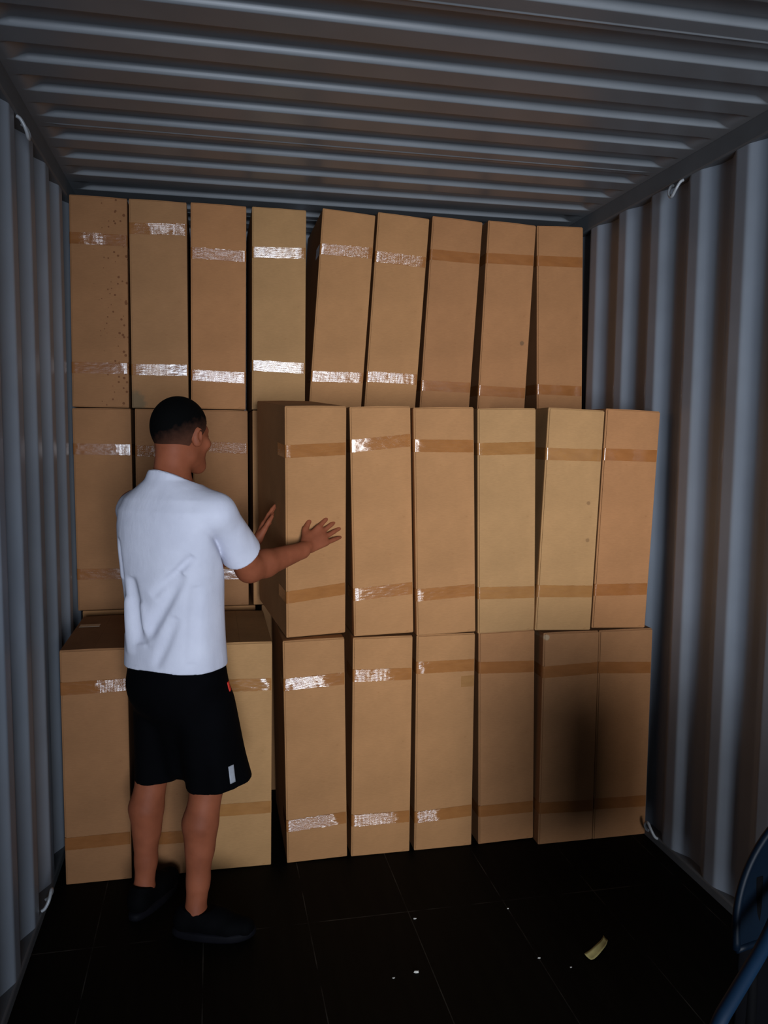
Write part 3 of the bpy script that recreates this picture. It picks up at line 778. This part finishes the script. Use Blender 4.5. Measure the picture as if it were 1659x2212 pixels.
def build_shoe(parent, A, hd):
    lo = A-.02-.26; hi = A+.3
    sd = np.array((hd[1], -hd[0], 0))
    H = lambda f, s_, z: np.array((A[0], A[1], 0))+hd*f+sd*s_+np.array((0, 0, z))
    mn = np.minimum(H(-.12, 0, 0), H(.25, 0, 0))-.08; mx = np.maximum(H(-.12, 0, 0), H(.25, 0, 0))+.08
    fl = Field((mn[0], mn[1], -.02), (mx[0], mx[1], .14), .0035)
    fl.cone(H(-.035, 0, .050), H(.06, 0, .050), .040, .043, .02)
    fl.cone(H(.06, 0, .045), H(.165, .004, .034), .044, .036, .02)
    fl.cone(H(.11, -.012, .034), H(.11, .012, .034), .036, .036, .02)
    fl.cone(H(-.03, 0, .07), H(-.02, 0, .085), .040, .040, .015)
    fl.cone(H(.015, 0, .07), H(.09, 0, .062), .038, .030, .02)
    for k in range(4): fl.cone(H(.045+.022*k, -.020, .094-.009*k), H(.052+.022*k, .020, .094-.009*k), .0035, .0035, .002)
    sl, X, Y, Z = fl.region(fl.lo, fl.lo+fl.n*fl.h)
    d = np.maximum(fl.d[sl], .018-Z)
    f = (X-A[0])*hd[0]+(Y-A[1])*hd[1]
    d = np.maximum(d, Z-np.interp(f, [-.09, -.045, 0.02, .06, .1], [.112, .108, .088, .098, .12]).astype(np.float32))
    fl.d[sl] = d
    up = fl.mesh('shoe', M_SHOE, parent, 2)
    n = 28; bm = bmesh.new(); pr = []
    for k in range(n):
        a = 2*math.pi*k/n; ca, sa = math.cos(a), math.sin(a)
        f = .062+.143*math.copysign(abs(ca)**.85, ca); wd = .050 if f > .05 else .042
        wd = .042+.010*max(0, min(1, (f+.05)/.15))
        pr.append((f, math.copysign(abs(sa)**.8, sa)*wd))
    for z, sc in ((0.0, .96), (.006, 1.0), (.020, 1.0), (.026, .97)):
        pass
    rings = []
    for z, sc in ((0.0, .96), (.006, 1.0), (.020, 1.0), (.027, .955)):
        rings.append([bm.verts.new(H(.062+(f-.062)*sc, s_*sc, z+.012*max(0, (f-.13)/.08)**2)) for f, s_ in pr])
    for a, b in zip(rings, rings[1:]):
        for k in range(n): bm.faces.new((a[k], a[(k+1) % n], b[(k+1) % n], b[k]))
    bm.faces.new(rings[0][::-1]); bm.faces.new(rings[-1])
    bmesh.ops.recalc_face_normals(bm, faces=bm.faces[:])
    obj('sole', bm, M_SOLE, up, True)
    return up
def patch(name, surf, center, out, up, w_, h_, mat, lift=.002, th=.0015):
    # a small sewn piece that lies on the cloth
    me = surf.data; bv = BVHTree.FromPolygons([v.co for v in me.vertices], [p.vertices[:] for p in me.polygons])
    out = Vector(out).normalized(); up = Vector(up); up = (up-out*up.dot(out)).normalized(); rt = up.cross(out)
    bm = bmesh.new(); nx, ny = 5, 8; g = [[], []]
    for i in range(nx+1):
        cols = [[], []]
        for j in range(ny+1):
            p = Vector(center)+rt*((i/nx-.5)*w_)+up*((j/ny-.5)*h_)
            hit = bv.ray_cast(p+out*.25, -out, .5)[0]
            q = hit if hit is not None else p
            cols[0].append(bm.verts.new(q+out*(lift+th))); cols[1].append(bm.verts.new(q+out*(lift-.004)))
        g[0].append(cols[0]); g[1].append(cols[1])
    for i in range(nx):
        for j in range(ny):
            bm.faces.new((g[0][i][j], g[0][i+1][j], g[0][i+1][j+1], g[0][i][j+1]))
            bm.faces.new((g[1][i][j], g[1][i][j+1], g[1][i+1][j+1], g[1][i+1][j]))
    rim = [(i, 0) for i in range(nx)]+[(nx, j) for j in range(ny)]+[(i, ny) for i in range(nx, 0, -1)]+[(0, j) for j in range(ny, 0, -1)]
    for a, b in zip(rim, rim[1:]+rim[:1]):
        bm.faces.new((g[0][a[0]][a[1]], g[1][a[0]][a[1]], g[1][b[0]][b[1]], g[0][b[0]][b[1]]))
    bmesh.ops.recalc_face_normals(bm, faces=bm.faces[:])
    return obj(name, bm, mat, surf, True)
person = empty('person', (0, 0, 0))
tag(person, 'person in white t-shirt and black shorts reaching with both hands to a box', 'person')
build_body(person)
hair = build_hair(person); hair['label'] = 'short black hair clipped at the sides'
shirt = build_shirt(person); shirt['label'] = 'loose white short-sleeved t-shirt'
bm = bmesh.new(); cp = []
for k in range(41):
    a = 2*math.pi*k/40; r_, f_ = .0655*math.cos(a), -.014+.066*math.sin(a)
    cp.append(pt(r_, f_, 1.533-.42*(f_+.02)-.10*r_))
add_tube(bm, cp, .0045, 8, False); obj('collar', bm, M_SHIRT, shirt, True)
shorts = build_shorts(person); shorts['label'] = 'knee-length black shorts'
p_ = patch('sewn_label', shorts, (-.550, 2.66, .565), (.25, -1, 0), (-.10, 0, 1), .020, .058, M_LABEL); p_['label'] = 'white sewn label near the hem'
p_ = patch('pocket_tab', shorts, (-.560, 2.70, .845), (.9, -.45, 0), (-.2, 0, 1), .016, .030, M_RED); p_['label'] = 'small red tab at the pocket'
for A, hd in ((ANR, FOOTR), (ANL, FOOTL)): build_shoe(person, A, hd)

# ------------------------------------------------------------------ blue chair partly in frame
def chair():
    o = empty('plastic_chair', (.680, 1.355, 0), (0, 0, 0))
    tag(o, 'blue plastic chair cut off by the lower right edge of the picture', 'chair')
    # backrest shell: rounded panel with a turned lip
    bm = bmesh.new(); nx, nz = 24, 20
    def shell(u, v, off):                                              # half-round upper panel, open below
        hw = .27*(math.sqrt(max(.0, 1-v*v)) if v > 0 else 1)
        return Vector((u*hw, .06*(1-u*u)*.6+.03*v+off, .70+.27*v))
    for off, flip in ((0, 0), (.006, 1)):
        g = [[bm.verts.new(shell(-1+2*i/nx, -.12+1.115*j/nz, off)) for j in range(nz+1)] for i in range(nx+1)]
        for i in range(nx):
            for j in range(nz):
                q = (g[i][j], g[i+1][j], g[i+1][j+1], g[i][j+1]); bm.faces.new(q[::-1] if flip else q)
    rim = [shell(-1, -.12+1.115*j/nz, .003) for j in range(nz+1)]+[shell(1, .995-1.115*j/nz, .003) for j in range(nz+1)]+[shell(1-2*i/nx, -.12, .003) for i in range(1, nx+1)]
    obj('backrest', bm, M_BLUE, o, True)
    bm = bmesh.new(); n, m = 14, 16; gs = []
    for off in (0, .012):                                              # added black panel, there to throw the shadow on the bottom right boxes
        gs.append([[bm.verts.new((.035+u*.285, .036*(1-u*u)+.012+off+.010*math.sin(u*11)*(1-z/.68), .14+z*.79+z*.08*max(0, min(1, (u-.1)/.3)))) for z in [.68*j/m for j in range(m+1)]] for u in [-1+2*i/n for i in range(n+1)]])
    for i in range(n):
        for j in range(m):
            bm.faces.new((gs[0][i][j], gs[0][i+1][j], gs[0][i+1][j+1], gs[0][i][j+1])); bm.faces.new((gs[1][i][j], gs[1][i][j+1], gs[1][i+1][j+1], gs[1][i+1][j]))
    rm = [(i, 0) for i in range(n)]+[(n, j) for j in range(m)]+[(i, m) for i in range(n, 0, -1)]+[(0, j) for j in range(m, 0, -1)]
    for a, b in zip(rm, rm[1:]+rm[:1]): bm.faces.new((gs[0][a[0]][a[1]], gs[1][a[0]][a[1]], gs[1][b[0]][b[1]], gs[0][b[0]][b[1]]))
    bmesh.ops.recalc_face_normals(bm, faces=bm.faces[:])
    lb = obj('shadow_panel', bm, M_SHORTS, o, True); lb['label'] = 'added black panel below the blue backrest, casting the shadow on the bottom right boxes'
    bm = bmesh.new(); add_tube(bm, rim, .008, 10); obj('backrest_rim', bm, M_BLUE, o, True)
    bm = bmesh.new(); g = []
    for i in range(17):
        u = -1+i/8; row = []
        for j in range(13):
            v = j/12
            row.append(bm.verts.new((u*.25*(1-.12*v*v), .06-.44*v, .435-.03*(1-u*u)*math.sin(v*3)+(-.04*max(0, v-.8)/.2))))
        g.append(row)
    for i in range(16):
        for j in range(12): bm.faces.new((g[i][j], g[i][j+1], g[i+1][j+1], g[i+1][j]))
    r = bmesh.ops.solidify(bm, geom=bm.faces[:], thickness=.008)
    bmesh.ops.recalc_face_normals(bm, faces=bm.faces[:])
    obj('seat', bm, M_BLUE, o, True)
    for s in (-1, 1):
        bm = bmesh.new(); add_tube(bm, smooth_path([(s*.13, .035, .815), (s*.17, -.01, .79), (s*.255, -.075, .74), (s*.36, -.125, .675), (s*.42, -.150, .63), (s*.44, -.16, .50), (s*.43, -.16, .25), (s*.42, -.16, 0)], 3), .0135, 12)
        obj('armrest', bm, M_BLUEMETAL, o, True)
        for (y0, y1) in ((-.05, .06),):
            bm = bmesh.new(); add_tube(bm, [(s*.21, .03, .80), (s*.215, .02, .42), (s*.24, .09, 0.0)], .0125, 12); obj('leg', bm, M_SHOE, o, True)
    return o
chair()

# ------------------------------------------------------------------ litter on the floor
def scrap():
    bm = bmesh.new(); n, m = 14, 4; path = []
    for i in range(n+1):
        t = i/n; path.append((Vector((.572+.105*t, 2.300+.085*t-.02*math.sin(t*3), .003+.012*math.sin(t*3.1)**2)), .0145*(1-.45*t)*(1 if t > .05 else .8)))
    top, bot = [], []
    for p, hw in path:
        top.append([bm.verts.new(p+Vector((-.62, .78, 0))*hw*(j/m*2-1)+Vector((0, 0, .010*(j/m)**2+.0012))) for j in range(m+1)])
        bot.append([bm.verts.new(v.co-Vector((0, 0, .0012))) for v in top[-1]])
    for i in range(n):
        for j in range(m):
            bm.faces.new((top[i][j], top[i+1][j], top[i+1][j+1], top[i][j+1])); bm.faces.new((bot[i][j], bot[i][j+1], bot[i+1][j+1], bot[i+1][j]))
    rim = [(i, 0) for i in range(n)]+[(n, j) for j in range(m)]+[(i, m) for i in range(n, 0, -1)]+[(0, j) for j in range(m, 0, -1)]
    for a, b in zip(rim, rim[1:]+rim[:1]): bm.faces.new((top[a[0]][a[1]], bot[a[0]][a[1]], bot[b[0]][b[1]], top[b[0]][b[1]]))
    bmesh.ops.recalc_face_normals(bm, faces=bm.faces[:])
    tag(obj('paper_scrap', bm, M_PAPER, None, True), 'curled yellowish paper scrap lying on the dark floor at lower right', 'scrap')
scrap()
def chip(x, y, s, label, k):
    bm = bmesh.new(); n = 6; r = random.Random(k)
    pr = [(s*(.6+.4*r.random())*math.cos(2*math.pi*i/n), s*.5*(.6+.4*r.random())*math.sin(2*math.pi*i/n)) for i in range(n)]
    a = [bm.verts.new((p[0], p[1], 0)) for p in pr]; b = [bm.verts.new((p[0]*.8, p[1]*.8, s*(.35+.3*r.random()))) for p in pr]
    bm.faces.new(a[::-1]); bm.faces.new(b)
    for i in range(n): bm.faces.new((a[i], a[(i+1) % n], b[(i+1) % n], b[i]))
    o = obj('paper_chip', bm, M_CHIP); o.location = (x, y, 0); tag(o, label, 'scrap', 'white specks on the floor')
for x, y, s, lb, k in ((.014, 2.343, .011, 'largest white chip on the dark floor, below the middle of the boxes', 1),
                       (.078, 2.622, .006, 'white speck on the floor just in front of the middle bottom boxes', 2),
                       (.419, 2.618, .0055, 'pale speck on the floor in front of the seventh bottom box', 3),
                       (.421, 2.335, .006, 'pale speck on the floor left of the curled paper scrap', 4),
                       (.501, 2.272, .005, 'pale speck on the floor just below the curled paper scrap', 5),
                       (-.063, 2.331, .005, 'pale speck on the floor left of the largest white chip', 6)):
    chip(x, y, s, lb, k)
